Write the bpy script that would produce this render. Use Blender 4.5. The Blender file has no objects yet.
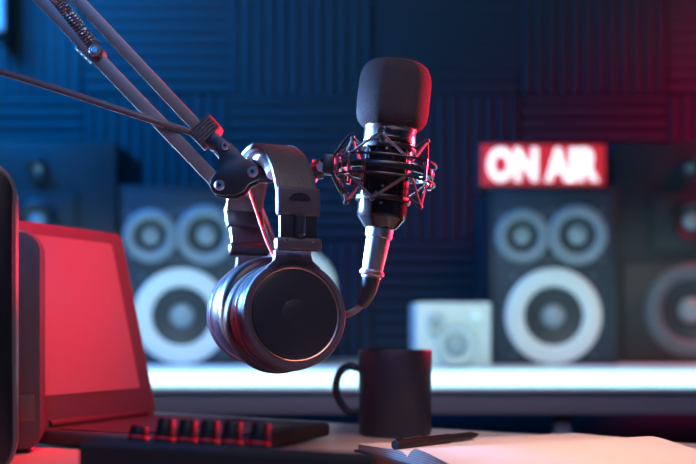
import bpy, bmesh, math, random
from mathutils import Vector, Matrix
random.seed(4)
PI = math.pi
sc = bpy.context.scene
COL = sc.collection
F = 967.0; HZ = 330.0; CAMZ = 0.113          # table top is z = 0
def P(px, py, Y):
    return Vector(((px-348)/F*Y, Y, CAMZ-(py-HZ)/F*Y))

# ------------------------------------------------------------------ materials
MATS = {}
def mat(name, col, rough=0.5, metal=0.0, emit=None, estr=0.0, bump=0.0, bscale=200.0, spec=0.5, var=0.0, vscale=8.0, sheen=0.0, coat=0.0):
    m = bpy.data.materials.new(name); m.use_nodes = True
    nt = m.node_tree; b = nt.nodes['Principled BSDF']
    b.inputs['Base Color'].default_value = (*col, 1)
    b.inputs['Roughness'].default_value = rough
    b.inputs['Metallic'].default_value = metal
    b.inputs['Specular IOR Level'].default_value = spec
    b.inputs['Sheen Weight'].default_value = sheen
    b.inputs['Coat Weight'].default_value = coat
    if emit:
        b.inputs['Emission Color'].default_value = (*emit, 1)
        b.inputs['Emission Strength'].default_value = estr
    tc = nt.nodes.new('ShaderNodeTexCoord')
    if var > 0:
        n = nt.nodes.new('ShaderNodeTexNoise'); n.inputs['Scale'].default_value = vscale; n.inputs['Detail'].default_value = 4
        nt.links.new(tc.outputs['Object'], n.inputs['Vector'])
        mx = nt.nodes.new('ShaderNodeMix'); mx.data_type = 'RGBA'
        mx.inputs[6].default_value = (*[c*(1-var) for c in col], 1)
        mx.inputs[7].default_value = (*[min(1, c*(1+var)) for c in col], 1)
        nt.links.new(n.outputs['Fac'], mx.inputs[0]); nt.links.new(mx.outputs[2], b.inputs['Base Color'])
    if bump > 0:
        n2 = nt.nodes.new('ShaderNodeTexNoise'); n2.inputs['Scale'].default_value = bscale; n2.inputs['Detail'].default_value = 3
        nt.links.new(tc.outputs['Object'], n2.inputs['Vector'])
        bp = nt.nodes.new('ShaderNodeBump'); bp.inputs['Strength'].default_value = bump; bp.inputs['Distance'].default_value = 0.002
        nt.links.new(n2.outputs['Fac'], bp.inputs['Height']); nt.links.new(bp.outputs['Normal'], b.inputs['Normal'])
    MATS[name] = m
    return m

def wood_mat(name, c1, c2, rough):
    m = mat(name, c1, rough)
    nt = m.node_tree; b = nt.nodes['Principled BSDF']
    tc = [n for n in nt.nodes if n.type == 'TEX_COORD'][0]
    mp = nt.nodes.new('ShaderNodeMapping'); mp.inputs['Scale'].default_value = (3, 40, 10)
    n = nt.nodes.new('ShaderNodeTexNoise'); n.inputs['Scale'].default_value = 3; n.inputs['Detail'].default_value = 6
    r = nt.nodes.new('ShaderNodeMix'); r.data_type = 'RGBA'
    r.inputs[6].default_value = (*c1, 1); r.inputs[7].default_value = (*c2, 1)
    nt.links.new(tc.outputs['Object'], mp.inputs['Vector']); nt.links.new(mp.outputs[0], n.inputs['Vector'])
    nt.links.new(n.outputs['Fac'], r.inputs[0]); nt.links.new(r.outputs[2], b.inputs['Base Color'])
    return m

M_wall = mat('wall_paint', (.10, .10, .11), .9)
M_floor = mat('floor_carpet', (.05, .05, .055), .95, bump=.5)
M_ceil = mat('ceiling_paint', (.12, .12, .12), .9)
M_foam_panel = mat('acoustic_foam', (.045, .045, .048), .95, bump=.3, bscale=300, spec=.05)
M_table = wood_mat('table_wood', (.62, .50, .44), (.74, .62, .55), .30)
M_tleg = mat('table_leg_metal', (.05, .05, .05), .5)
M_desk = mat('desk_white', (.86, .88, .88), .5)
M_deskfr = mat('desk_frame_grey', (.40, .33, .31), .6)
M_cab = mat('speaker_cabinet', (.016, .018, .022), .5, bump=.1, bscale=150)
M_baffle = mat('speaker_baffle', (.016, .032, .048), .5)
M_ring = mat('speaker_surround_pale', (.66, .72, .70), .5)
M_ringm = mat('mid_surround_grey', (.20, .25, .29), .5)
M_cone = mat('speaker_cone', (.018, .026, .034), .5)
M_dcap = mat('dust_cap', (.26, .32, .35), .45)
M_screw = mat('speaker_screw', (.12, .14, .16), .35, .6)
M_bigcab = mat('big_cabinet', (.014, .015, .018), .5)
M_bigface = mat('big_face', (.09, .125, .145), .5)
M_whites = mat('white_plastic', (.52, .56, .55), .45)
M_whited = mat('grey_white_plastic', (.50, .55, .55), .5)
M_signbox = mat('sign_box', (.05, .03, .035), .5)
M_signface = mat('sign_face_red', (.6, .02, .03), .4, emit=(1, .035, .06), estr=.42)
M_signlet = mat('sign_letters', (.9, .85, .85), .4, emit=(1, .80, .80), estr=1.1)
M_lamp = mat('blue_tube', (.3, .5, .9), .4, emit=(.10, .42, 1), estr=.7)
M_steel = mat('arm_steel', (.24, .20, .19), .42, .35, bump=.05)
M_blk = mat('black_plastic', (.018, .018, .020), .38)
M_blkm = mat('black_matte', (.022, .022, .024), .6, bump=.15, bscale=400)
M_spring = mat('spring_steel', (.32, .32, .33), .3, .9)
M_chrome = mat('chrome', (.82, .80, .80), .20, 1.0)
M_satin = mat('satin_nickel', (.62, .56, .56), .34, 1.0)
M_bolt = mat('bolt_steel', (.55, .52, .52), .3, 1.0)
M_velcro = mat('strap_fabric', (.10, .095, .10), .9, bump=.8, bscale=500)
M_strapred = mat('strap_end_red', (.45, .05, .06), .8)
M_cable = mat('cable_rubber', (.13, .105, .105), .42)
M_leather = mat('band_leather', (.085, .066, .063), .45, bump=.25, bscale=350)
M_pad = mat('band_padding', (.75, .75, .77), .6, bump=.25, bscale=250)
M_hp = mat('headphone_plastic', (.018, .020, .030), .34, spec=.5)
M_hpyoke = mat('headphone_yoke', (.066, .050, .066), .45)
M_disc = mat('cup_disc', (.016, .018, .028), .34, coat=.2)
M_emb = mat('cup_emblem', (.0165, .0185, .0285), .35, coat=.2)
M_rose = mat('rose_trim', (.62, .36, .34), .30, .9)
M_cush = mat('ear_cushion', (.012, .014, .022), .36, spec=.5, bump=.2, bscale=120)
M_wire = mat('red_lit_wire', (.50, .03, .03), .6, spec=.15)  # red light on the wire is put into its base colour
M_wind = mat('windscreen_foam', (.064, .052, .056), .95, bump=.8, bscale=700, spec=.05)
M_micb = mat('mic_body', (.010, .010, .013), .17)
M_cord = mat('elastic_cord', (.10, .08, .085), .7)
M_mount = mat('mount_metal', (.035, .033, .036), .25, .5)
M_post = mat('mount_post', (.7, .7, .72), .2, 1.0)
M_pen = mat('pen_plastic', (.010, .010, .014), .55, spec=.25)
M_mug = mat('mug_glaze', (.026, .030, .050), .38, spec=.35)
M_page = mat('paper', (.80, .72, .66), .8)
M_pedge = mat('paper_edge', (.62, .56, .54), .85)
M_cover = mat('notebook_cover', (.03, .03, .04), .6)
M_mix = mat('mixer_body', (.014, .015, .018), .45)
M_mixt = mat('mixer_panel', (.05, .055, .06), .4)
M_knob = mat('knob_black', (.008, .008, .010), .5, spec=.25)
M_knobr = mat('knob_red_mark', (.75, .03, .05), .4)
M_lap = mat('laptop_aluminium', (.045, .038, .042), .6, spec=.25)
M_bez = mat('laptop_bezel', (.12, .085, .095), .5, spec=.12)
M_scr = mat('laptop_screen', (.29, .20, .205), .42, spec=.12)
M_key = mat('laptop_keys', (.03, .03, .035), .5)
M_blkg = mat('loudspeaker_gloss', (.010, .010, .012), .30)
M_rim = mat('loudspeaker_rim', (.14, .12, .13), .35)

def grille_mat():
    m = mat('grille_fabric', (.13, .12, .15), .8)
    nt = m.node_tree; b = nt.nodes['Principled BSDF']
    tc = [n for n in nt.nodes if n.type == 'TEX_COORD'][0]
    w1 = nt.nodes.new('ShaderNodeTexWave'); w1.bands_direction = 'Z'; w1.inputs['Scale'].default_value = 170
    nt.links.new(tc.outputs['Object'], w1.inputs['Vector'])
    w2 = nt.nodes.new('ShaderNodeTexWave'); w2.bands_direction = 'X'; w2.inputs['Scale'].default_value = 170
    nt.links.new(tc.outputs['Object'], w2.inputs['Vector'])
    mu = nt.nodes.new('ShaderNodeMath'); mu.operation = 'MULTIPLY'
    nt.links.new(w1.outputs['Fac'], mu.inputs[0]); nt.links.new(w2.outputs['Fac'], mu.inputs[1])
    mx = nt.nodes.new('ShaderNodeMix'); mx.data_type = 'RGBA'
    mx.inputs[6].default_value = (.11, .09, .115, 1); mx.inputs[7].default_value = (.035, .03, .045, 1)
    nt.links.new(mu.outputs[0], mx.inputs[0]); nt.links.new(mx.outputs[2], b.inputs['Base Color'])
    return m
M_grille = grille_mat()

# ------------------------------------------------------------------ mesh helpers
def xf(bm, verts, M):
    bmesh.ops.transform(bm, matrix=M, verts=verts)
def T(x, y, z): return Matrix.Translation((x, y, z))
def RX(a): return Matrix.Rotation(a, 4, 'X')
def RY(a): return Matrix.Rotation(a, 4, 'Y')
def RZ(a): return Matrix.Rotation(a, 4, 'Z')
ID = Matrix.Identity(4)

def box(bm, c, s, M=ID, bevel=0.0, segs=2):
    b2 = bmesh.new()
    bmesh.ops.create_cube(b2, size=1)
    bmesh.ops.transform(b2, matrix=Matrix.Diagonal((*s, 1)), verts=b2.verts)
    if bevel > 0:
        bmesh.ops.bevel(b2, geom=b2.edges[:], offset=bevel, segments=segs, profile=.5, affect='EDGES')
    bmesh.ops.transform(b2, matrix=M @ T(*c), verts=b2.verts)
    merge(bm, b2)
def merge(bm, b2):
    me = bpy.data.meshes.new('tmp'); b2.to_mesh(me); b2.free()
    bm.from_mesh(me); bpy.data.meshes.remove(me)

def lathe(bm, prof, M=ID, segs=48, closed=False):
    """profile of (radius, height) turned about local z"""
    rings = []
    for r, z in prof:
        if r < 1e-6:
            rings.append([bm.verts.new(M @ Vector((0, 0, z)))])
        else:
            rings.append([bm.verts.new(M @ Vector((r*math.cos(2*PI*k/segs), r*math.sin(2*PI*k/segs), z))) for k in range(segs)])
    pairs = list(zip(rings[:-1], rings[1:]))
    if closed: pairs.append((rings[-1], rings[0]))
    for a, b in pairs:
        for k in range(segs):
            k2 = (k+1) % segs
            if len(a) == 1 and len(b) == 1: continue
            if len(a) == 1: bm.faces.new((a[0], b[k2], b[k]))
            elif len(b) == 1: bm.faces.new((a[k], a[k2], b[0]))
            else: bm.faces.new((a[k], a[k2], b[k2], b[k]))

def tube(bm, pts, r, segs=10, closed=False, M=ID, flat=None):
    pts = [M @ Vector(p) for p in pts]
    n = len(pts)
    rr = r if isinstance(r, (list, tuple)) else [r]*n
    def tan(i):
        if closed: d = pts[(i+1) % n]-pts[(i-1) % n]
        else: d = pts[min(i+1, n-1)]-pts[max(i-1, 0)]
        return d.normalized()
    t0 = tan(0)
    up = Vector((0, 0, 1)) if abs(t0.z) < .9 else Vector((1, 0, 0))
    nrm = (up-t0*up.dot(t0)).normalized()
    rings = []
    for i in range(n):
        t = tan(i)
        nrm = (nrm-t*nrm.dot(t)).normalized(); bi = t.cross(nrm)
        rings.append([bm.verts.new(pts[i]+(nrm*math.cos(2*PI*k/segs)+bi*math.sin(2*PI*k/segs))*rr[i]) for k in range(segs)])
    rng = range(n) if closed else range(n-1)
    for i in rng:
        a, b = rings[i], rings[(i+1) % n]
        for k in range(segs):
            bm.faces.new((a[k], a[(k+1) % segs], b[(k+1) % segs], b[k]))
    if not closed:
        bm.faces.new(rings[0][::-1]); bm.faces.new(rings[-1])

def smooth_path(pts, n=12, closed=False):
    pts = [Vector(p) for p in pts]; out = []; m = len(pts)
    for i in range(m if closed else m-1):
        if closed: p0, p1, p2, p3 = pts[(i-1) % m], pts[i], pts[(i+1) % m], pts[(i+2) % m]
        else: p0, p1, p2, p3 = pts[max(i-1, 0)], pts[i], pts[i+1], pts[min(i+2, m-1)]
        for k in range(n):
            t = k/n
            out.append(.5*((2*p1)+(p2-p0)*t+(2*p0-5*p1+4*p2-p3)*t*t+(3*p1-p0-3*p2+p3)*t**3))
    if not closed: out.append(pts[-1])
    return out

def prism(bm, poly, y0, y1, M=ID, bevel=0.0):
    """poly of (x, z) extruded along y"""
    b2 = bmesh.new()
    a = [b2.verts.new((x, y0, z)) for x, z in poly]; b = [b2.verts.new((x, y1, z)) for x, z in poly]
    n = len(poly)
    b2.faces.new(a); b2.faces.new(b[::-1])
    for k in range(n): b2.faces.new((a[k], b[k], b[(k+1) % n], a[(k+1) % n]))
    bmesh.ops.recalc_face_normals(b2, faces=b2.faces)
    if bevel > 0:
        bmesh.ops.bevel(b2, geom=[e for e in b2.edges if abs(e.verts[0].co.y-e.verts[1].co.y) < 1e-9], offset=bevel, segments=2, profile=.5, affect='EDGES')
    bmesh.ops.transform(b2, matrix=M, verts=b2.verts)
    merge(bm, b2)

def rrect(w, h, r, n=8, x0=0, z0=0):
    """rounded rectangle, centred on x0, starting at z0"""
    out = []
    for cx, cz, a0 in ((w/2-r, h-r, 0), (-w/2+r, h-r, PI/2), (-w/2+r, r, PI), (w/2-r, r, 3*PI/2)):
        for k in range(n+1):
            a = a0+PI/2*k/n
            out.append((x0+cx+r*math.cos(a), z0+cz+r*math.sin(a)))
    return out

def segment(bm, p, q, w, d, bevel=.0015, roll_ref=Vector((0, 1, 0))):
    """a rectangular bar from p to q, w across in the plane facing roll_ref and d along roll_ref"""
    p, q = Vector(p), Vector(q); t = (q-p).normalized()
    n = (roll_ref-t*roll_ref.dot(t)).normalized(); s = t.cross(n)
    M = Matrix(((s.x, n.x, t.x, 0), (s.y, n.y, t.y, 0), (s.z, n.z, t.z, 0), (0, 0, 0, 1)))
    box(bm, (0, 0, 0), (w, d, (q-p).length), T(*((p+q)/2)) @ M, bevel)

def axis_M(p, d):
    """matrix taking local z to direction d at p"""
    return T(*p) @ Vector(d).to_track_quat('Z', 'Y').to_matrix().to_4x4()
def rod(bm, p, q, r, segs=16, bev=0.0):
    p, q = Vector(p), Vector(q); L = (q-p).length
    if bev <= 0: prof = [(0, 0), (r, 0), (r, L), (0, L)]
    else: prof = [(0, 0), (r-bev, 0), (r, bev), (r, L-bev), (r-bev, L), (0, L)]
    lathe(bm, prof, axis_M(p, q-p), segs)

# ------------------------------------------------------------------ object helpers
ROOTM = {}
def thing(name, label, cat, M=ID, group=None):
    o = bpy.data.objects.new(name, None); COL.objects.link(o)
    o.empty_display_size = .02
    o.matrix_world = M; ROOTM[o.name] = M.copy()
    o['label'] = label; o['category'] = cat
    if group: o['group'] = group
    return o
def obj(name, bm, m, parent=None, world=False, label=None, angle=40):
    bmesh.ops.recalc_face_normals(bm, faces=bm.faces)
    if world and parent is not None:
        bmesh.ops.transform(bm, matrix=ROOTM[parent.name].inverted(), verts=bm.verts)
    me = bpy.data.meshes.new(name); bm.to_mesh(me); bm.free()
    for p in me.polygons: p.use_smooth = True
    me.set_sharp_from_angle(angle=math.radians(angle))
    me.materials.append(m)
    o = bpy.data.objects.new(name, me); COL.objects.link(o)
    if parent is not None:
        o.parent = parent
        ROOTM[o.name] = ROOTM[parent.name]
    if label: o['label'] = label
    return o
def tag(o, label, cat, group=None):
    o['label'] = label; o['category'] = cat
    if group: o['group'] = group
    return o
def struct(o): o['kind'] = 'structure'; return o
def dup(root, M, label, group=None):
    r = root.copy(); COL.objects.link(r); r.matrix_world = M; r['label'] = label; ROOTM[r.name] = M.copy()
    if group: r['group'] = group
    for ch in list(root.children):
        c = ch.copy(); COL.objects.link(c); c.parent = r
        for g in list(ch.children):
            d = g.copy(); COL.objects.link(d); d.parent = c
    return r
NB = bmesh.new

# ================================================================== ROOM
FLZ = -.75; CEZ = 1.75; XL, XR, YN, YF = -2.3, 2.3, -1.3, 3.06
def slab(name, c, s, m):
    bm = NB(); box(bm, c, s); return struct(obj(name, bm, m))
slab('floor', (0, (YN+YF)/2, FLZ-.05), (XR-XL+.2, YF-YN+.2, .1), M_floor)
slab('ceiling', (0, (YN+YF)/2, CEZ+.05), (XR-XL+.2, YF-YN+.2, .1), M_ceil)
slab('wall_back', (0, YF+.05, (FLZ+CEZ)/2), (XR-XL+.2, .1, CEZ-FLZ), M_wall)
slab('wall_left', (XL-.05, (YN+YF)/2, (FLZ+CEZ)/2), (.1, YF-YN, CEZ-FLZ), M_wall)
slab('wall_right', (XR+.05, (YN+YF)/2, (FLZ+CEZ)/2), (.1, YF-YN, CEZ-FLZ), M_wall)
slab('wall_front', (0, YN-.05, (FLZ+CEZ)/2), (XR-XL+.2, .1, CEZ-FLZ), M_wall)

# acoustic foam panels, ridges alternating direction
PS = 148/F*3.0
def foam_panel_bm(S, nr=12):
    bm = NB(); prof = []
    S = S-.004
    for k in range(nr):
        a = -S/2+S*k/nr; w = S/nr
        prof += [(a, 0.022), (a+w*.12, 0.022), (a+w*.42, .031), (a+w*.70, .031)]
    prof += [(S/2, .022)]
    poly = [(x, -y) for x, y in prof]+[(S/2, 0), (-S/2, 0)]
    # ridges run along local z; depth towards -y
    top = [bm.verts.new((x, d, S/2)) for x, d in poly]; bot = [bm.verts.new((x, d, -S/2)) for x, d in poly]
    n = len(poly)
    bm.faces.new(top); bm.faces.new(bot[::-1])
    for k in range(n): bm.faces.new((top[k], top[(k+1) % n], bot[(k+1) % n], bot[k]))
    return bm
cols = [6, 154, 300, 448, 596, 744]
rows = [19, 166, 313]
rown = ['top', 'middle', 'lowest']
proto = None
for i, cx in enumerate(cols, 1):
    for j, cy in enumerate(rows):
        p = P(cx, cy, 3.0)
        vert = (i+j) % 2 == 1
        d = 'upright' if vert else 'level'
        lab = ['Blue-lit', 'Blue-lit', 'Blue-lit', 'Blue-lit', 'Dim blue', 'Purple-lit', 'Red-lit'][i]
        where = {1: 'at the far left', 2: 'second column, over the left monitor speaker', 3: 'third column, just left of the microphone',
                 4: 'fourth column, just right of the microphone', 5: 'fifth column, over the lit sign', 6: 'in the far right column'}[i]
        label = f"{lab} foam panel with {d} ridges, {rown[j]} row, {where}"
        M = T(p.x, YF, p.z) @ (ID if vert else RY(PI/2))
        if proto is None:
            proto = obj('acoustic_panel', foam_panel_bm(PS), M_foam_panel, angle=20); o = proto
        else:
            o = proto.copy(); COL.objects.link(o)
        o.matrix_world = M
        tag(o, label, 'acoustic panel', 'ridged foam panels on the back wall')

# ================================================================== BACK DESK
DZ = .023; DY0 = 1.50; DY1 = 2.98
bm = NB(); box(bm, (0, (DY0+DY1)/2, DZ-.004), (3.6, DY1-DY0, .008), bevel=.003)
desk = thing('studio_desk', 'long white desk under the loudspeakers along the back wall', 'desk', T(0, 2.2, FLZ))
obj('desktop', bm, M_desk, desk, world=True)
bm = NB(); box(bm, (0, DY0+.025, DZ-.025), (3.5, .03, .034), bevel=.002); obj('apron', bm, M_deskfr, desk, world=True, label='grey front rail under the desktop')
lx = (562-348)/F*1.55
for x, y in ((lx, 1.555), (lx-1.25, 1.555), (lx+1.0, 1.555), (-1.6, 2.9), (1.6, 2.9)):
    bm = NB(); box(bm, (x, y, (DZ-.009+FLZ)/2), (.026, .026, DZ-.009-FLZ), bevel=.002); obj('leg', bm, M_deskfr, desk, world=True)

# ================================================================== SPEAKERS
def driver(root, name, x, z, R, yf, mring, inner, cap, ringlabel=None, screws=4, mcone=None):
    Mx = T(x, yf, z) @ RX(PI/2)          # local z -> -y (towards the viewer)
    bm = NB()
    ri = R*inner
    lathe(bm, [(R, -.002), (R, .006), (R*.96, .011), (R*.90, .012), ((R+ri)/2, .016), (ri*1.06, .012), (ri, .006), (ri, -.002)], Mx, 56, closed=True)
    d = obj(name, bm, mring, root, label=ringlabel)
    bm = NB(); lathe(bm, [(ri*1.02, .008), (ri*.75, .004), (cap*1.0, -.0005), (cap*.5, -.0007), (0, -.0007)], Mx, 48); obj('cone', bm, mcone or M_cone, d)
    bm = NB(); lathe(bm, [(cap, 0), (cap*.9, cap*.22), (cap*.6, cap*.42), (cap*.3, cap*.52), (0, cap*.55)], Mx, 32); obj('dust_cap', bm, M_dcap, d)
    for k in range(screws):
        a = PI/4+k*PI/2
        bm = NB(); lathe(bm, [(.0060, -.001), (.0060, .003), (.004, .005), (0, .005)], Mx @ T(math.cos(a)*R*1.16, math.sin(a)*R*1.16, 0), 16)
        obj('screw', bm, M_screw, root)
SPY = 2.486; k_ = SPY/F
W, H, D = 130*k_, 180*k_, .28
def monitor(label, M):
    r = thing('monitor_speaker', label, 'speaker', M, 'three-way monitor speakers')
    bm = NB(); box(bm, (0, D/2+.006, H/2), (W, D, H), bevel=.006); obj('cabinet', bm, M_cab, r)
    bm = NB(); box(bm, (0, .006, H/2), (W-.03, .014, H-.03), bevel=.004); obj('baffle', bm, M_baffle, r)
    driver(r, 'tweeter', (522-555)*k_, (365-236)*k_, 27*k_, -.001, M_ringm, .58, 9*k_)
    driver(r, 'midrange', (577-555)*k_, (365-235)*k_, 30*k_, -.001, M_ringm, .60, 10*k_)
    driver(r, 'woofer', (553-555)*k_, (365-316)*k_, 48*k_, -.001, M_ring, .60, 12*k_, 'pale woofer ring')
    return r
pr = P(555, 365, SPY)
mon = monitor('black three-way monitor speaker with pale woofer ring carrying the red lit sign', T(pr.x, SPY, DZ))
pl = P(184, 365, SPY)
dup(mon, T(pl.x, SPY, DZ) @ RZ(.04), 'black three-way monitor speaker with pale woofer ring between laptop and headphones', 'three-way monitor speakers')

BY = 2.60; kb = BY/F
BW, BH = 158*kb, 222*kb
def bigspeaker(label, M):
    r = thing('tower_speaker', label, 'speaker', M, 'large dark loudspeakers')
    bm = NB(); box(bm, (0, .15, BH/2), (BW, .30, BH), bevel=.008); obj('cabinet', bm, M_bigcab, r)
    bm = NB(); box(bm, (0, -.003, BH*.235), (BW*.86, .012, BH*.44), bevel=.004); obj('woofer_plate', bm, M_bigcab, r)
    bm = NB(); box(bm, (0, -.003, BH*.64), (BW*.5, .012, BH*.26), bevel=.004); obj('tweeter_plate', bm, M_cab, r)
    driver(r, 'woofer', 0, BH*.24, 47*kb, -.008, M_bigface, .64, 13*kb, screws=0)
    driver(r, 'midrange', 0, BH*.64, 21*kb, -.008, M_cab, .70, 9*kb, screws=0)
    driver(r, 'tweeter', 0, BH*.88, 11*kb, -.001, M_cab, .70, 5*kb, screws=0)
    return r
q = P(690, 365, BY)
big = bigspeaker('large dark loudspeaker right of the lit sign, red-tinted above and blue below', T(q.x, BY, DZ))
q = P(38, 365, BY)
dup(big, T(q.x, BY, DZ), 'large dark loudspeaker behind the laptop screen at far left', 'large dark loudspeakers')

# small pale speaker
SY = 2.30; ks = SY/F
q = P(454, 365, SY)
sm = thing('compact_speaker', 'small pale compact speaker left of the monitor speaker with the sign', 'speaker', T(q.x, SY, DZ) @ RZ(.05))
hh = CAMZ-(302-HZ)/F*SY-DZ
bm = NB(); box(bm, (0, .07, hh/2), (76*ks, .14, hh), bevel=.008, segs=3); obj('cabinet', bm, M_whites, sm)
driver(sm, 'woofer', 2*ks, 23*ks, 21*ks, -.001, M_whited, .80, 12*ks, screws=0, mcone=M_whited)
driver(sm, 'tweeter', -18*ks, hh*.66, 11*ks, -.001, M_whites, .70, 5*ks, screws=0, mcone=M_whited)
bm = NB(); lathe(bm, [(6*ks, -.001), (6*ks, .006), (4.5*ks, .008), (0, .009)], T(22*ks, -.001, hh*.80) @ RX(PI/2), 20); obj('control_knob', bm, M_ring, sm)
# rounded pale speaker behind the headphones
q = P(294, 365, 2.42); kr = 2.42/F
rs = thing('rounded_speaker', 'rounded pale grey speaker half hidden behind the headphone cup', 'speaker', T(q.x, 2.42, DZ))
bm = NB(); prism(bm, rrect(84*kr, 117*kr, 36*kr, 10), 0, .16, bevel=.008); obj('cabinet', bm, M_whited, rs)
driver(rs, 'woofer', 0, 48*kr, 34*kr, 0, M_whites, .72, 11*kr, screws=0)

# ON AIR sign
GY = 2.53; kg = GY/F
q0 = P(543, 187, GY)
SW, SH = 128*kg, 45*kg; sz = DZ+H
sg = thing('on_air_sign', 'red lit ON AIR sign box standing on the right monitor speaker', 'sign', T(q0.x, GY, sz))
bm = NB(); box(bm, (0, .045, SH/2), (SW, .09, SH), bevel=.003); obj('sign_box', bm, M_signbox, sg)
bm = NB(); box(bm, (0, -.001, SH/2), (SW-.012, .006, SH-.012), bevel=.002); face = obj('face', bm, M_signface, sg)
cu = bpy.data.curves.new('t', 'FONT'); cu.body = 'ON AIR'; cu.size = .112; cu.align_x = 'CENTER'; cu.offset = .0068; cu.extrude = .0015; cu.space_character = 1.02
to = bpy.data.objects.new('t', cu); COL.objects.link(to)
bpy.context.view_layer.update()
dg = bpy.context.evaluated_depsgraph_get()
me = bpy.data.meshes.new_from_object(to.evaluated_get(dg)); bpy.data.objects.remove(to); bpy.data.curves.remove(cu)
xs = [v.co.x for v in me.vertices]; ys = [v.co.y for v in me.vertices]
bm = NB(); bm.from_mesh(me); bpy.data.meshes.remove(me)
sx = 112*kg/(max(xs)-min(xs)); sy = 35*kg/(max(ys)-min(ys))
bmesh.ops.transform(bm, matrix=T(0, -.0055, SH/2) @ RX(PI/2) @ Matrix.Diagonal((sx, sy, 1, 1)) @ T(-(max(xs)+min(xs))/2, -(max(ys)+min(ys))/2, 0), verts=bm.verts)
obj('lettering', bm, M_signlet, sg, label='glowing white ON AIR letters')

# blue tube lamp on the wall, upper left corner
q = P(-3, 30, 2.93)
lamp = thing('tube_lamp', 'blue glowing tube lamp on the wall in the upper left corner', 'lamp', T(q.x, 2.93, q.z))
bm = NB(); rod(bm, (0, 0, 0), (0, 0, .5), .02, 20, .006); obj('tube', bm, M_lamp, lamp)
bm = NB(); box(bm, (0, .0575, .25), (.05, .087, .52), bevel=.004); obj('bracket', bm, M_blk, lamp)

# ================================================================== FRONT TABLE
e0 = Vector((-.0036, 1.175, 0)); ed = Vector((.2276, -.135, 0)).normalized(); en = Vector((-ed.y, ed.x, 0))  # far edge line, pointing away
tb = thing('table', 'pale wooden table in front carrying laptop, mug and notebook', 'table', T(0, .6, FLZ))
bm = NB()
c4 = [e0+ed*.75, e0-ed*.48, e0-ed*.48-en*.95, e0+ed*.75-en*.95]
poly = [(p.x, p.y) for p in c4]
prism(bm, [(x, y) for x, y in poly], 0, .03, RX(-PI/2) @ Matrix.Diagonal((1, 1, -1, 1)) if False else Matrix(((1, 0, 0, 0), (0, 0, 1, 0), (0, -1, 0, 0), (0, 0, 0, 1))), bevel=.004)
obj('tabletop', bm, M_table, tb, world=True)
for a, b in ((.68, -.08), (-.41, -.08), (-.41, -.87), (.68, -.87)):
    p = e0+ed*a+en*b
    bm = NB(); box(bm, (p.x, p.y, (FLZ-.03)/2), (.045, .045, -FLZ-.03), RZ(0), bevel=.003); obj('leg', bm, M_tleg, tb, world=True)

# ================================================================== LAPTOP
hA = Vector((-.2252, 1.117, 0)); hd = Vector((-.45, -.893, 0)).normalized(); hp = Vector((.893, -.45, 0)).normalized()
LW, LD, LT = .19, .232, .016
# local: x along hinge from far end to near end, y = out over the keyboard, z up
ML = Matrix(((hd.x, hp.x, 0, hA.x), (hd.y, hp.y, 0, hA.y), (0, 0, 1, 0), (0, 0, 0, 1)))
lap = thing('laptop', 'open silver laptop with red-lit screen behind the grille speaker', 'laptop', ML)
bm = NB(); box(bm, (LW/2, LD/2, LT/2+.001), (LW, LD, LT-.002), bevel=.004, segs=3); base = obj('base', bm, M_lap, lap)
bm = NB(); box(bm, (LW/2, .078, LT+.0004), (LW*.90, .10, .001)); kb_ = obj('keyboard', bm, M_key, base)
bm = NB(); box(bm, (LW/2, .182, LT+.0003), (.10, .065, .0008)); obj('trackpad', bm, M_bez, base)
lean = math.atan2(.0485, .194); SL = .2165
MS = T(0, .006, LT) @ RX(lean)         # local z up the screen, leaning towards -y
bm = NB(); prism(bm, rrect(LW, SL, .010, 6, LW/2, 0), -.005, 0, MS, bevel=.001); lid = obj('lid', bm, M_bez, lap)
bm = NB(); prism(bm, rrect(LW-.032, SL-.046, .003, 3, LW/2+.006, .032), -.0005, .0008, MS); obj('screen', bm, M_scr, lid)
bm = NB(); rod(bm, (.02, .004, LT+.002), (LW-.02, .004, LT+.002), .005, 12); obj('hinge', bm, M_lap, lap)

# ================================================================== GRILLE SPEAKER + BLACK LOUDSPEAKER at left edge
def rounded_cab(w, h, d, r, bev):
    bm = NB(); prism(bm, rrect(w, h, r, 8), 0, d, bevel=bev); return bm
q = P(43, 330, .885)
gs = thing('grille_speaker', 'small speaker wrapped in grey grille cloth with rounded edges, beside the laptop', 'speaker', T(q.x, .885, 0) @ RZ(.25) @ T(-.038, 0, 0))
bm = NB(); prism(bm, rrect(.076, .203, .020, 8, 0, .002), 0, .045, bevel=.010); obj('cabinet', bm, M_grille, gs)
bm = NB(); box(bm, (.024, -.0002, .042), (.013, .001, .024), bevel=.0004); obj('port', bm, M_rim, gs)
bm = NB(); box(bm, (0, .0225, .0015), (.05, .03, .003)); obj('foot', bm, M_blk, gs)
q = P(17, 330, .74)
bl = thing('black_loudspeaker', 'tall black loudspeaker with rounded red-lit edge, cut off by the left picture side', 'speaker', T(q.x, .74, 0) @ RZ(.30) @ T(-.06, 0, 0))
bm = NB(); prism(bm, rrect(.120, .243, .026, 10), 0, .05, bevel=.003); obj('cabinet', bm, M_rim, bl, label='dark rim catching red light')
bm = NB(); prism(bm, rrect(.114, .237, .024, 10, 0, .003), -.003, .004, bevel=.0015); obj('front_panel', bm, M_blkg, bl)

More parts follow.
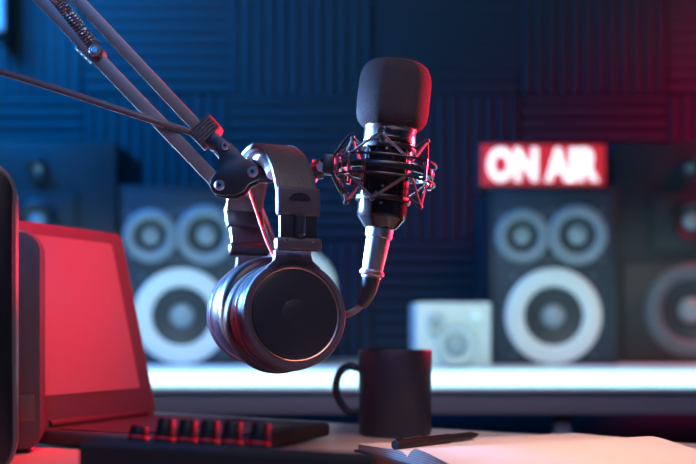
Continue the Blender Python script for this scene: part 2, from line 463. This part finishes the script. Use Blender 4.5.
# ================================================================== MIXER
a0 = Vector((-.167, .598, 0)); a1 = Vector((.0135, .522, 0)); mx_ = (a1-a0).normalized(); my_ = Vector((-mx_.y, mx_.x, 0)); ML_ = (a1-a0).length
MM = Matrix(((mx_.x, my_.x, 0, a0.x), (mx_.y, my_.y, 0, a0.y), (0, 0, 1, 0), (0, 0, 0, 1)))
mixr = thing('audio_mixer', 'black audio mixer with a row of knobs in front of the laptop', 'mixer', MM)
bm = NB()
prism(bm, [(0, .002), (.115, .002), (.115, .020), (.006, .0450), (0, .0415)], 0, ML_, Matrix(((0, 1, 0, 0), (1, 0, 0, 0), (0, 0, 1, 0), (0, 0, 0, 1))), bevel=.002)
obj('body', bm, M_mix, mixr)
sl = math.atan2(.0450-.020, .109)
MT = T(0, .006, .0450) @ RX(-sl)
bm = NB(); box(bm, (ML_/2, .052, .0006), (ML_-.012, .094, .0012)); obj('top_panel', bm, M_mixt, mixr, label='dark grey control panel')
mixpanel = bpy.data.objects['top_panel']; mixpanel.data.transform(MT)
for px in (138, 164, 186, 208, 231, 259):
    # solve the spot along the mixer where this knob stands (row 0.05 behind the front edge)
    yy = .05; t = 0
    best = min((abs(348+F*((MM @ Vector((u/1000*ML_, yy, 0))).x)/((MM @ Vector((u/1000*ML_, yy, 0))).y)-px), u) for u in range(1001))[1]/1000*ML_
    hgt = .0130 if px == 138 else .0185
    Mk = MT @ T(best, yy-.006, .0012)
    bm = NB(); lathe(bm, [(0, 0), (.0070, 0), (.0069, .0085), (.0062, .009), (.0060, hgt-.0008), (.0054, hgt), (0, hgt)], Mk, 24); kn = obj('knob', bm, M_knob, mixr)
    bm = NB(); lathe(bm, [(.0068, .0050), (.0072, .0050), (.0072, .0064), (.0068, .0064)], Mk, 24, closed=True); obj('skirt_ring', bm, M_knobr, kn, label='red ring around the knob foot')
for x, y in ((.015, .02), (ML_-.015, .02), (.015, .1), (ML_-.015, .1)):
    bm = NB(); rod(bm, (x, y, 0), (x, y, .0022), .006, 12); obj('rubber_foot', bm, M_blk, mixr)
# cable lying against the front of the mixer
pts = smooth_path([P(112, 449, .575), P(130, 452, .565), P(150, 461, .555), P(165, 480, .55), P(172, 500, .548)], 8)

# ================================================================== MUG
mugc = Vector(((395-348)/F*1.045, 1.045, 0)); R_ = .0398; Hm = .0916
mug = thing('coffee_mug', 'plain black coffee mug on the table behind the notebook', 'mug', T(*mugc))
bm = NB()
lathe(bm, [(0, .002), (R_*.86, .002), (R_*.90, 0), (R_*.96, .001), (R_*.985, .004), (R_*.985, .05), (R_, Hm-.002), (R_-.0008, Hm), (R_-.0028, Hm), (R_-.0034, Hm-.002), (R_-.004, .012), (R_*.8, .007), (0, .006)], ID, 64)
body = obj('body', bm, M_mug, mug)
bm = NB()
hpts = smooth_path([(-.0385, 0, .071), (-.050, 0, .0735), (-.060, 0, .067), (-.0645, 0, .054), (-.063, 0, .041), (-.056, 0, .029), (-.048, 0, .0235), (-.0385, 0, .024)], 6)
tube(bm, hpts, .0042, 12, M=RZ(-.15)); obj('handle', bm, M_mug, mug)

# ================================================================== NOTEBOOK + PEN
A = Vector((.049, .800, 0)); u = Vector((.918, .395, 0)).normalized(); v = Vector((.395, -.918, 0)).normalized()
MN = Matrix(((v.x, u.x, 0, A.x), (v.y, u.y, 0, A.y), (0, 0, 1, 0), (0, 0, 0, 1)))   # x across the right page, y along the spine, z up
NL = .240
nb = thing('notebook', 'open thick notebook with blank warm-lit pages at lower right', 'notebook', MN)
bm = NB(); box(bm, (.021, NL/2, .0012), (.250, NL+.006, .0024), bevel=.0008); obj('cover', bm, M_cover, nb, label='dark cover')
def pages(sign, prof, name, lab):
    bm = NB(); n = len(prof)
    poly = [(sign*x, z) for x, z in prof]+[(sign*prof[-1][0], .0024), (0, .0024)]
    prism(bm, poly, 0, NL, ID)
    o = obj(name, bm, M_page, nb, label=lab, angle=35)
    return o
def spl(pts, n=6): return [(p.x, p.y) for p in [Vector((a.x, a.y)) for a in smooth_path([(x, z, 0) for x, z in pts], n)]]
RP = spl([(0, .0075), (.004, .0115), (.011, .0155), (.020, .0165), (.04, .0148), (.07, .0112), (.10, .0090), (.142, .0075)])
LP = spl([(0, .0075), (.003, .0095), (.012, .0115), (.03, .0112), (.06, .0095), (.100, .0080)])
rp = pages(1, RP, 'right_pages', 'thick right page block'); lp = pages(-1, LP, 'left_pages', 'thin left pages')
# cut-edge lines: page leaves showing on the tail side as fine shells
for o in (rp, lp):
    o.data.materials.append(M_pedge)
    for p in o.data.polygons:
        if abs(p.normal.y) > .9 or (abs(p.normal.x) > .95): p.material_index = 1
w = M_pedge.node_tree; b = w.nodes['Principled BSDF']; tc = [n for n in w.nodes if n.type == 'TEX_COORD'][0]
wv = w.nodes.new('ShaderNodeTexWave'); wv.bands_direction = 'Z'; wv.inputs['Scale'].default_value = 160; wv.inputs['Distortion'].default_value = 1.5
mxn = w.nodes.new('ShaderNodeMix'); mxn.data_type = 'RGBA'; mxn.inputs[6].default_value = (.34, .28, .27, 1); mxn.inputs[7].default_value = (.16, .13, .13, 1)
w.links.new(tc.outputs['Object'], wv.inputs['Vector']); w.links.new(wv.outputs['Fac'], mxn.inputs[0]); w.links.new(mxn.outputs[2], b.inputs['Base Color'])
# pen
p0 = P(395, 445, .82); p1 = P(478, 434.5, .925)
pen = thing('pen', 'slim black pen lying on the open notebook near its spine', 'pen', T(*p0))
pr_ = .0042
bm = NB(); d = (p1-p0).normalized(); L = (p1-p0).length
lathe(bm, [(0, 0), (pr_*.95, 0), (pr_, .001), (pr_, L*.62), (0, L*.62)], axis_M(p0, d), 20); pcap = obj('cap', bm, M_pen, pen, world=True)
bm = NB(); lathe(bm, [(0, L*.62), (pr_*.88, L*.62), (pr_*.85, L*.9), (pr_*.35, L*.985), (.0005, L), (0, L)], axis_M(p0, d), 20); obj('barrel', bm, M_pen, pen, world=True)
bm = NB(); segment(bm, p0+d*.002+Vector((0, 0, pr_+.0012)), p0+d*.038+Vector((0, 0, pr_+.0012)), .0026, .0012, .0003, Vector((0, 0, 1)))
box(bm, (0, 0, 0), (.003, .003, .003), T(*(p0+d*.004+Vector((0, 0, pr_)))))
obj('clip', bm, M_mount, pen, world=True)

# ================================================================== BOOM ARM
AZ = .85
base_p = Vector((-.62, .95, 0))
arm = thing('boom_arm', 'black sprung boom arm reaching in from the upper left', 'microphone arm', T(*base_p))
bw = .0106
s1 = P(221.5, 187.5, AZ); t1 = P(42, 0, AZ); dir1 = (t1-s1).normalized()
s2 = P(216, 147, AZ); t2 = P(78, 0, AZ); dir2 = (t2-s2).normalized()
L1 = .43
e1 = s1+dir1*L1; e2 = s2+dir2*(L1-.03)
bm = NB(); segment(bm, s1, e1, bw*1.15, bw); obj('lower_bar', bm, M_steel, arm, world=True)
bm = NB(); segment(bm, s2, e2, bw, bw); obj('upper_bar', bm, M_steel, arm, world=True)
# springs beside the lower bar
anchor = P(96, 51, AZ-.008)
for qa, qb in (((92, 47.5), (54, 0)), ((97, 46), (61.5, 0))):
    a = P(qa[0], qa[1], AZ-.004); sd = (P(qb[0], qb[1], AZ-.004)-a).normalized()
    n1 = sd.cross(Vector((0, 1, 0))).normalized(); n2 = Vector((0, 1, 0))
    pts = []; turns = 72; stp = turns*10
    for i in range(stp+1):
        th = 2*PI*turns*i/stp; pts.append(a+sd*(.21*i/stp)+(n1*math.cos(th)+n2*math.sin(th))*.0029)
    bm = NB(); tube(bm, pts, .00085, 5); obj('spring', bm, M_spring, arm, world=True)
bm = NB(); rod(bm, anchor+Vector((0, -.004, 0)), anchor+Vector((0, .018, 0)), .0055, 20, .001); sp = obj('spring_anchor', bm, M_steel, arm, world=True)
bm = NB(); rod(bm, anchor+Vector((0, -.0055, 0)), anchor+Vector((0, -.003, 0)), .0032, 14, .0006); obj('bolt', bm, M_bolt, sp, world=True)
for k in range(4):   # adjustment notches on the bar underside
    c = P(77+4.2*k, 49+4.0*k, AZ)
    bm = NB(); rod(bm, c+Vector((0, -.004, 0)), c+Vector((0, .004, 0)), .0013, 10); obj('notch_pin', bm, M_bolt, arm, world=True)
# elbow plates
ell = [(205, 134), (213, 132), (222, 139), (231, 145), (238, 151), (246, 160), (257, 166), (263, 173), (260, 181), (250, 186), (245, 193), (236, 197), (224, 197), (215, 195), (211, 187), (214, 179), (219, 173), (221, 158), (215, 150), (206, 143)]
def plate(Y0, Y1, poly):
    bm = NB(); pol = [(P(x, y, AZ).x, P(x, y, AZ).z) for x, y in poly]
    prism(bm, pol, Y0, Y1, ID, bevel=.0008); return bm
obj('elbow_plate', plate(AZ-.0125, AZ-.0085, ell), M_blk, arm, world=True)
obj('elbow_plate', plate(AZ+.0085, AZ+.0125, ell), M_blk, arm, world=True)
for (x, y), r in (((221.5, 187.5), .0046), ((227, 148.5), .0040), ((254, 174), .0050)):
    c = P(x, y, AZ)
    bm = NB(); rod(bm, c+Vector((0, -.0155, 0)), c+Vector((0, .0155, 0)), r, 24, .0012)
    bo = obj('bolt', bm, M_bolt, arm, world=True)
    bm = NB(); lathe(bm, [(0, 0), (r*.42, 0), (r*.42, .0006), (0, .0006)], axis_M(c+Vector((0, -.0156, 0)), (0, -1, 0)), 6); obj('hex_socket', bm, M_blk, bo, world=True)
bm = NB(); c = P(243, 169, AZ); box(bm, (c.x, c.y, c.z), (.018, .016, .016), bevel=.002); obj('elbow_spacer', bm, M_blk, arm, world=True)
# end knuckle and rod
kz = .2505
kx = P(268, 172, AZ).x
bm = NB(); rod(bm, (kx-.010, AZ, kz), (kx+.006, AZ, kz), .0082, 24, .002); obj('knuckle', bm, M_blk, arm, world=True)
rx1 = P(337, 170, AZ).x
bm = NB(); rod(bm, (kx, AZ, kz), (rx1-.012, AZ, kz+.001), .0058, 20, .001); obj('end_rod', bm, M_mount, arm, world=True)
# velcro strap
c = P(206, 133, AZ); st_d = dir2
bm = NB(); segment(bm, c-st_d*.0085, c+st_d*.0085, .0215, .026, .003); strap = thing('cable_strap', 'ribbed fabric strap tying the cable to the boom arm', 'strap', T(*c))
obj('wrap', bm, M_velcro, strap, world=True)
for k in range(6):
    cc = c+st_d*(-.007+.0028*k); n1 = st_d.cross(Vector((0, 1, 0))).normalized()
    bm = NB(); segment(bm, cc-n1*.0112, cc+n1*.0112, .0012, .0275, .0004, Vector((0, 1, 0))); obj('rib', bm, M_velcro, strap, world=True)
n1 = st_d.cross(Vector((0, 1, 0))).normalized()
if n1.x < 0: n1 = -n1
bm = NB(); segment(bm, c+n1*.0108-st_d*.007, c+n1*.0108+st_d*.007, .0045, .024, .001); obj('strap_end', bm, M_strapred, strap, world=True, label='red end of the strap')
# far elbow and lower arm, out of frame, down to the table clamp
j1 = (e1+e2)/2
bm = NB(); box(bm, tuple(j1), (.05, .006, .06), T(0, -.012, 0), bevel=.003); obj('shoulder_plate', bm, M_blk, arm, world=True)
post_top = base_p+Vector((0, 0, .06))
for off in (-.012, .012):
    bm = NB(); segment(bm, j1+Vector((off, 0, 0)), post_top+Vector((off, 0, 0)), bw, bw); obj('base_bar', bm, M_steel, arm, world=True)
bm = NB(); rod(bm, tuple(base_p+Vector((0, 0, 0))), tuple(base_p+Vector((0, 0, .075))), .016, 24, .002); obj('base_post', bm, M_blk, arm, world=True)
bm = NB(); box(bm, tuple(base_p+Vector((0, 0, .004))), (.07, .06, .008), bevel=.002); obj('clamp', bm, M_blk, arm, world=True)

# ================================================================== MICROPHONE (local z along its axis)
MYd = .84; km = MYd/F
tilt = math.radians(6.0)
mc = P(386, 172, MYd)
MMic = T(*mc) @ RY(tilt)
mic = thing('microphone', 'black condenser microphone with grey foam windscreen in the shock mount', 'microphone', MMic)
bm = NB(); r0 = .0215
lathe(bm, [(0, -.0495), (.0125, -.0495), (.0145, -.0485), (.0205, -.0405), (.0210, -.039), (r0, -.037), (r0, .0250), (0, .0250)], ID, 64); obj('body', bm, M_micb, mic, angle=18)
bm = NB(); lathe(bm, [(.0215, .0245), (.0224, .0248), (.0226, .0272), (.0222, .0276), (.0222, .0345), (.0226, .035), (.0226, .0395), (.020, .040), (.020, .0245)], ID, 64, closed=True); obj('collar', bm, M_chrome, mic, label='chrome collar')
# windscreen profile
zb, zt = .0360, .0955; hw = .0310
prof = [(0, zb+.001)]
N = 28; zc_ = (zb+zt)/2; hz = (zt-zb)/2
for i in range(N+1):
    a = -PI/2+PI*i/N
    cs, sn = math.cos(a), math.sin(a)
    e = .42
    r = hw*abs(cs)**e; z = zc_+hz*(abs(sn)**.5 if sn >= 0 else -abs(sn)**.40)
    t = (z-zc_)/hz
    r *= 1.0+.018*(1-t*t)-.012*t*0
    prof.append((max(r, 0), z))
prof = [p for p in prof if p[0] > 1e-4]
prof = [(0, prof[0][1]+.0008)]+prof+[(0, prof[-1][1])]
bm = NB(); lathe(bm, prof, ID, 72); obj('windscreen', bm, M_wind, mic, label='dark grey foam windscreen', angle=80)
for z in (.0165, -.0165+.001, -.030):
    bm = NB(); rod(bm, (-.002, -.0214, z), (-.002, -.0222, z), .0011, 12); obj('screw', bm, M_bolt, mic)

# ---- shock mount
shk = thing('shock_mount', 'black spider shock mount with elastic cords around the microphone', 'shock mount', MMic)
RO = .0430
def ring_pts(r, z, n=64, a0=0, a1=2*PI): return [(r*math.sin(a0+(a1-a0)*k/n), -r*math.cos(a0+(a1-a0)*k/n), z) for k in range(n)]
def az(deg, r, z): a = math.radians(deg); return Vector((r*math.sin(a), -r*math.cos(a), z))   # 0 faces the camera, + to the right
for z in (.0080, -.0080):
    bm = NB(); tube(bm, ring_pts(RO, z), .0011, 8, True); obj('wire_ring', bm, M_mount, shk)
bm = NB(); lathe(bm, [(.0385, -.0028), (.0415, -.0028), (.0420, -.0022), (.0420, .0022), (.0415, .0028), (.0385, .0028)], ID, 64, closed=True); obj('band_ring', bm, M_mount, shk)
for deg in (-78, -48, 48, 112, 180, 228):
    bm = NB(); rod(bm, az(deg, RO, -.0095), az(deg, RO, .0095), .0017, 10); 
    obj('post', bm, M_post, shk)
for deg in (-62, -28, 28, 62, 118, 152, 208, 242):
    bm = NB(); segment(bm, az(deg, .0405, 0), az(deg, .0435, 0), .005, .006, .001, Vector((0, 0, 1))); obj('cord_hook', bm, M_blk, shk)
for z in (.0205, -.0245):
    bm = NB(); lathe(bm, [(.0216, z-.0022), (.0236, z-.0022), (.0240, z-.0014), (.0240, z+.0014), (.0236, z+.0022), (.0216, z+.0022)], ID, 64, closed=True); obj('clamp_ring', bm, M_blk, shk)
for deg in (-50, 40, 130, 220):
    bm = NB(); segment(bm, az(deg, .0232, -.0245), az(deg, .0232, .0205), .0028, .0016, .0004, az(deg, 1, 0)); obj('clamp_strut', bm, M_mount, shk)
pegs = (-17, 73, 163, 253)
for sgn in (1, -1):
    for deg in pegs:
        bm = NB(); tube(bm, [az(deg, .0235, sgn*.0215), az(deg, .0290, sgn*.0255), az(deg, .0335, sgn*.0285)], .0015, 8)
        lathe(bm, [(0, -.002), (.0017, -.0018), (.0026, 0), (.0017, .0018), (0, .002)], T(*az(deg, .0335, sgn*.0285)) @ RX(.4), 14)
        obj('peg', bm, M_blk, shk)
    pts = []
    for deg in pegs:
        pts += [az(deg, .0338, sgn*.0275), az(deg+45, .0418, sgn*.0050)]
    full = []
    for i in range(len(pts)):
        a, b = pts[i], pts[(i+1) % len(pts)]
        for k in range(6): full.append(a.lerp(b, k/6))
    bm = NB(); tube(bm, full, .00125, 7, True); obj('elastic_cord', bm, M_cord, shk, label='grey zigzag elastic cord')
# back arms of the frame, from the hub out to the ring (left side, diamond shape)
hub = Vector((-.0500, 0, .0010))
bm = NB(); box(bm, tuple(hub), (.010, .015, .017), bevel=.002); obj('hub', bm, M_blk, shk)
for sgn in (1, -1):
    for yo in (-.006, .006):
        bm = NB(); tube(bm, [hub+Vector((.004, yo, sgn*.008)), hub+Vector((.010, yo*2.2, sgn*.017)), hub+Vector((.016, yo*2.8, sgn*.0245)), hub+Vector((.0195, yo*2.9, sgn*.0255))], .0014, 8); obj('frame_arm', bm, M_mount, shk)
bm = NB()
iv = MMic.inverted()
pa = iv @ Vector((rx1-.022, AZ, kz+.001)); rod(bm, pa, hub+Vector((-.003, 0, 0)), .0072, 22, .0012); kn2 = obj('swivel_joint', bm, M_blk, shk)
bm = NB(); pm = pa.lerp(hub, .55); rod(bm, pm+Vector((0, -.0095, 0)), pm+Vector((0, .0095, 0)), .0040, 18, .0008); obj('bolt', bm, M_bolt, kn2)
bm = NB(); pm = pa.lerp(hub, .15); rod(bm, pm+Vector((0, 0, -.010)), pm+Vector((0, 0, .0105)), .0030, 14, .0008); obj('thumb_screw', bm, M_bolt, kn2)

# ---- microphone cable (plug under the mic, cable behind the headphones, up to the strap, out to the left)
b0 = MMic @ Vector((0, 0, -.0497))
cab = thing('microphone_cable', 'dark microphone cable with silver plug, strapped along the boom arm', 'cable', T(*b0))
pd = (P(371.0, 278, MYd)-b0).normalized(); pl_ = (P(371.0, 278, MYd)-b0).length
bm = NB(); lathe(bm, [(0, 0), (.0118, 0), (.0118, .0075), (.0104, .008), (.0104, pl_*.30), (.0097, pl_*.6), (.0090, pl_*.84), (.0100, pl_*.85), (.0102, pl_*.90), (.0085, pl_*.93), (.0085, pl_), (0, pl_)], axis_M(b0, pd), 40); plug = obj('plug', bm, M_satin, cab, world=True, label='silver plug')
bm = NB(); lathe(bm, [(.0094, 0), (.0108, .0005), (.0110, .003), (.0094, .0042)], axis_M(b0+pd*(pl_*.86), pd), 40, closed=True); obj('plug_nut', bm, M_rose, plug, world=True)
e_ = b0+pd*(pl_*.97)
boot = smooth_path([e_, P(369, 289, MYd), P(365, 299, MYd), P(360, 306, MYd)], 6)
bm = NB(); tube(bm, boot, [.0082-.0036*i/(len(boot)-1) for i in range(len(boot))], 18); obj('strain_relief', bm, M_blk, cab, world=True)
cp = smooth_path([P(363, 302, MYd), P(357, 309, MYd), P(348, 314, MYd+.002), P(337, 316.5, .865), P(322, 314, .94), P(305, 308, 1.02), P(285, 285, 1.06), P(272, 240, 1.05), P(258, 205, .97), P(243, 190, .89), P(231, 170, .877), P(216, 150, .872), P(205, 137, .8585), P(190, 132, .848), P(150, 119.5, .838), P(110, 106.5, .838), P(60, 90, .84), P(0, 71.5, .845), P(-60, 55, .85), P(-120, 60, .86), P(-200, 150, .88), P(-260, 330, .92), P(-285, 430, .95)], 10)
bm = NB(); tube(bm, cp, .0030, 12); obj('cable', bm, M_cable, cab, world=True)

# ================================================================== HEADPHONES
psi = math.radians(24)
O = Vector((-.0712, .864, .129))
HR = -PI/2+psi
MH = T(*O) @ RZ(HR)
hpn = thing('headphones', 'black over-ear headphones hanging by the headband from the boom arm', 'headphones', MH)
aw, cz, bh = .0765, .078, .0705      # arch half width, centre height, arch height
def arch(off, a0, a1, n):
    out = []
    for k in range(n+1):
        a = a0+(a1-a0)*k/n
        out.append(((aw-off)*math.cos(a), cz+(bh-off)*math.sin(a)))
    return out
def band(bm, off0, off1, a0, a1, wfun, n=40, ys=.35, os=.6):
    """arch strip between two offsets; the width is along y"""
    secs = []
    for k in range(n+1):
        t = k/n; a = a0+(a1-a0)*t
        c = Vector((math.cos(a), 0, math.sin(a)))
        w = wfun(a)/2
        th = off1-off0
        sec = []
        m = 20
        for i in range(m):     # rounded section: superellipse
            f = 2*PI*i/m
            cc, ss = math.cos(f), math.sin(f)
            yy = w*math.copysign(abs(cc)**ys, cc); oo = (off0+off1)/2-th/2*math.copysign(abs(ss)**os, ss)
            p = Vector(((aw-oo)*math.cos(a), yy, cz+(bh-oo)*math.sin(a)))
            sec.append(bm.verts.new(p))
        secs.append(sec)
    for s0, s1 in zip(secs[:-1], secs[1:]):
        for i in range(len(s0)):
            j = (i+1) % len(s0); bm.faces.new((s0[i], s0[j], s1[j], s1[i]))
    bm.faces.new(secs[0]); bm.faces.new(secs[-1][::-1])
wf = lambda a: .0365
bm = NB(); band(bm, 0, .0055, math.radians(8), math.radians(172), wf); bandobj = obj('headband', bm, M_leather, hpn)
bm = NB(); band(bm, .0050, .0200, math.radians(40), math.radians(124), lambda a: .0368, ys=.6, os=.9); obj('padding', bm, M_pad, bandobj, label='soft grey inner padding')
for s in (-1, 1):      # stitching
    bm = NB()
    for k in range(46):
        a = math.radians(25+130*k/45)
        p = Vector(((aw+.0001)*math.cos(a), s*.0155, cz+(bh+.0001)*math.sin(a))); t = Vector((-aw*math.sin(a), 0, bh*math.cos(a))).normalized()
        tube(bm, [p-t*.0009, p+t*.0009], .00035, 5)
    obj('stitching', bm, M_cord, bandobj)
for s in (1, -1):
    MS_ = ID if s == 1 else RZ(PI) @ T(aw, 0, .10) @ RY(.44) @ T(-aw, 0, -.10)
    # end piece of the band
    bm = NB(); box(bm, (aw-.0028, 0, .0895), (.0085, .0375, .024), MS_, bevel=.0025, segs=3); ep = obj('band_end', bm, M_hpyoke if s == 1 else M_hp, hpn)  # far end takes a darker material, its shade put into the colour
    bm = NB()
    pr = [( .0095*math.cos(PI*k/14), .0060*math.sin(PI*k/14)) for k in range(15)]
    prism(bm, pr, -.0006, .0008, MS_ @ T(aw+.0016, 0, .0905) @ RZ(PI/2), bevel=0); obj('emblem', bm, M_disc, ep, label='half-moon mark')
    bm = NB(); box(bm, (aw-.0028, 0, .070), (.0050, .0330, .026), MS_, bevel=.0015); sl_ = obj('slider', bm, M_hp, hpn)
    bm = NB(); rod(bm, MS_ @ Vector((aw+.0004, 0, .060)), MS_ @ Vector((aw+.0004, 0, .079)), .0050, 18, .002); obj('slider_rail', bm, M_hp, sl_)
    bm = NB(); box(bm, (aw-.0030, 0, .0545), (.0105, .0395, .0105), MS_, bevel=.0025, segs=3); br_ = obj('bracket', bm, M_hpyoke if s == 1 else M_hp, hpn)  # far bracket likewise painted darker to stand for shade
    for yy in (-.012, .012):
        bm = NB(); rod(bm, MS_ @ Vector((aw-.001, yy, .0575)), MS_ @ Vector((aw+.0028, yy, .0575)), .0018, 12, .0005); obj('screw', bm, M_bolt, br_)
    # cup, local frame: z is the outward axis
    tl = math.radians(5)
    MC = T(.068, 0, -.0028) @ RY(PI/2-tl) if s == 1 else RZ(PI) @ T(.0415, 0, -.0020) @ RY(PI/2+.08)
    MC = MC @ Matrix.Diagonal((.955, .955, 1, 1))       # after RY, local z -> +x tilted up, local x -> -z
    # yoke: ring plus neck
    bm = NB()
    lathe(bm, [(.0418, -.006), (.0466, -.006), (.0476, -.005), (.0476, -.0008), (.0468, .0005), (.0424, .0005), (.0418, -.0005)], MC, 72, closed=True)
    neck = [(.0385, -.0180), (.0400, -.0230), (.0410, -.0250), (.043, -.0225), (.047, -.0178), (.052, -.0168), (.0555, -.0168), (.0555, .0168), (.052, .0168), (.047, .0178), (.043, .0225), (.0410, .0250), (.0400, .0230), (.0385, .0180), (.0424, 0)]
    b2 = NB(); prism(b2, [(-x, y) for x, y in neck], -.006, .0005, MC @ Matrix(((1, 0, 0, 0), (0, 0, 1, 0), (0, 1, 0, 0), (0, 0, 0, 1))), bevel=.0006); merge(bm, b2)
    yk = obj('yoke', bm, M_hpyoke, hpn)
    bm = NB(); box(bm, (-.0515, 0, .0006), (.0028, .0125, .001), MC); obj('slot', bm, M_blk, yk)
    bm = NB(); lathe(bm, [(.0464, -.036), (.0480, -.034), (.0486, -.026), (.0490, -.0195), (.0482, -.0180), (.0482, -.0165), (.0489, -.0155), (.0486, -.0105), (.0470, -.0068), (.0370, -.0060), (0, -.0060), (0, -.036)], MC, 72); cu_ = obj('ear_cup', bm, M_hp, hpn)
    bm = NB(); lathe(bm, [(.0398, -.0065), (.0398, -.0012), (.0388, .0002), (.0370, .0006), (.018, .0014), (0, .0018)], MC, 72); obj('disc', bm, M_disc, cu_, label='glossy black outer disc')
    bm = NB(); lathe(bm, [(.0130, .0014), (.0130, .0018), (.0127, .0019), (0, .0022)], MC, 40); obj('emblem', bm, M_emb, cu_, label='round tone-on-tone mark')
    bm = NB(); lathe(bm, [(.0399, -.0045), (.0415, -.0045), (.0415, -.0008), (.0409, -.0002), (.0399, -.0006)], MC, 72, closed=True); obj('trim_ring', bm, M_rose, cu_, label='rose metal trim ring')
    bm = NB(); lathe(bm, [(.0483, -.0168), (.0491, -.0165), (.0491, -.0176), (.0483, -.0180)], MC, 72, closed=True); obj('seam_ring', bm, M_rose, cu_)
    # cushion: fat rounded ring
    pf = []
    for k in range(24):
        f = 2*PI*k/24; cc, ss = math.cos(f), math.sin(f)
        pf.append((0.0370+.0128*math.copysign(abs(cc)**.75, cc), -.0455+.0115*math.copysign(abs(ss)**.75, ss)))
    bm = NB(); lathe(bm, pf, MC, 72, closed=True); obj('ear_cushion', bm, M_cush, hpn)
    bm = NB(); lathe(bm, [(.030, -.037), (0, -.037), (0, -.0375), (.030, -.0375)], MC, 48); obj('driver_cloth', bm, M_blkm, hpn)
# signal wire, red light painted into its colour, running along inside from the headband to the near cup
iv = MH.inverted()
wp = smooth_path([iv @ P(246, 178, .875), iv @ P(251, 196, .865), iv @ P(259, 220, .85), iv @ P(266, 240, .835), iv @ P(274, 257, .825), iv @ P(282, 266, .815)], 8)
bm = NB(); tube(bm, wp, .0011, 8); obj('signal_wire', bm, M_wire, hpn, label='thin wire with red light painted into its colour')

# ================================================================== LIGHTS
def area(name, loc, target, size, energy, col, sy=None, spread=180):
    l = bpy.data.lights.new(name, 'AREA'); l.energy = energy; l.color = col; l.size = size
    if sy: l.shape = 'RECTANGLE'; l.size_y = sy
    l.spread = math.radians(spread)
    o = bpy.data.objects.new(name, l); COL.objects.link(o); o.location = loc
    o.rotation_euler = (Vector(target)-Vector(loc)).to_track_quat('-Z', 'Y').to_euler()
    return o
BLUE = (.05, .32, 1.0); RED = (1.0, .02, .06)
area('blue_wall_light', (-1.30, 2.36, 1.60), (-.75, 3.05, .85), .5, 44, (.0, .25, 1.0), spread=120)
area('blue_wash_light', (-.5, -.6, 1.5), (-.4, 2.6, .3), 1.2, 7.5, (.0, .28, 1.0), spread=100)
area('red_wall_light', (1.85, 2.40, 1.35), (1.50, 3.05, .62), .4, 17, (1, .0, .09), spread=90)
area('blue_rim_light', (-1.15, 1.28, .46), (-.07, .85, .180), .20, 3.6, (.14, .43, 1.0), spread=14)
area('blue_mic_light', (-1.05, 1.37, .36), (.02, .84, .185), .16, 2.2, (.40, .65, 1.0), spread=8)
area('red_laptop_light', (.15, 1.25, .80), (-.29, 1.00, .12), .12, .85, (1, .004, .03), spread=29)
area('red_rim_light', (.75, 1.45, .42), (.03, .86, .27), .22, 2.8, (1, .02, .07), spread=21)
area('warm_key_light', (.15, .15, 1.0), (.08, .80, .10), .6, 1.35, (1.0, .76, .76), spread=90)
area('notebook_fill_light', (.42, .60, .75), (.20, .79, .0), .12, .44, (1.0, .50, .33), spread=42)  # unseen light added to warm and brighten the pages
area('desk_light', (0, 1.76, .76), (0, 1.82, 0), 2.8, 18, (.50, .93, 1.0), sy=.22, spread=66)
area('monitor_light', (0, 1.42, .78), (0, 2.45, .04), 2.6, 2.2, (.85, 1.0, .92), sy=.08, spread=42)

w = bpy.data.worlds.new('world'); sc.world = w; w.use_nodes = True
w.node_tree.nodes['Background'].inputs[0].default_value = (.02, .04, .09, 1); w.node_tree.nodes['Background'].inputs[1].default_value = .3

# ================================================================== CAMERA
cam = bpy.data.cameras.new('camera'); co = bpy.data.objects.new('camera', cam); COL.objects.link(co)
co.location = (0, 0, CAMZ); co.rotation_euler = (PI/2, 0, 0)
cam.sensor_width = 36; cam.lens = 36*F/696; cam.shift_y = (HZ-232)/696
cam.clip_start = .02
cam.dof.use_dof = True; cam.dof.focus_distance = .815; cam.dof.aperture_fstop = 4.0
sc.camera = co
sc.view_settings.view_transform = 'Standard'; sc.view_settings.look = 'None'
sc.view_settings.exposure = 0; sc.view_settings.gamma = 1; sc.view_settings.use_curve_mapping = False
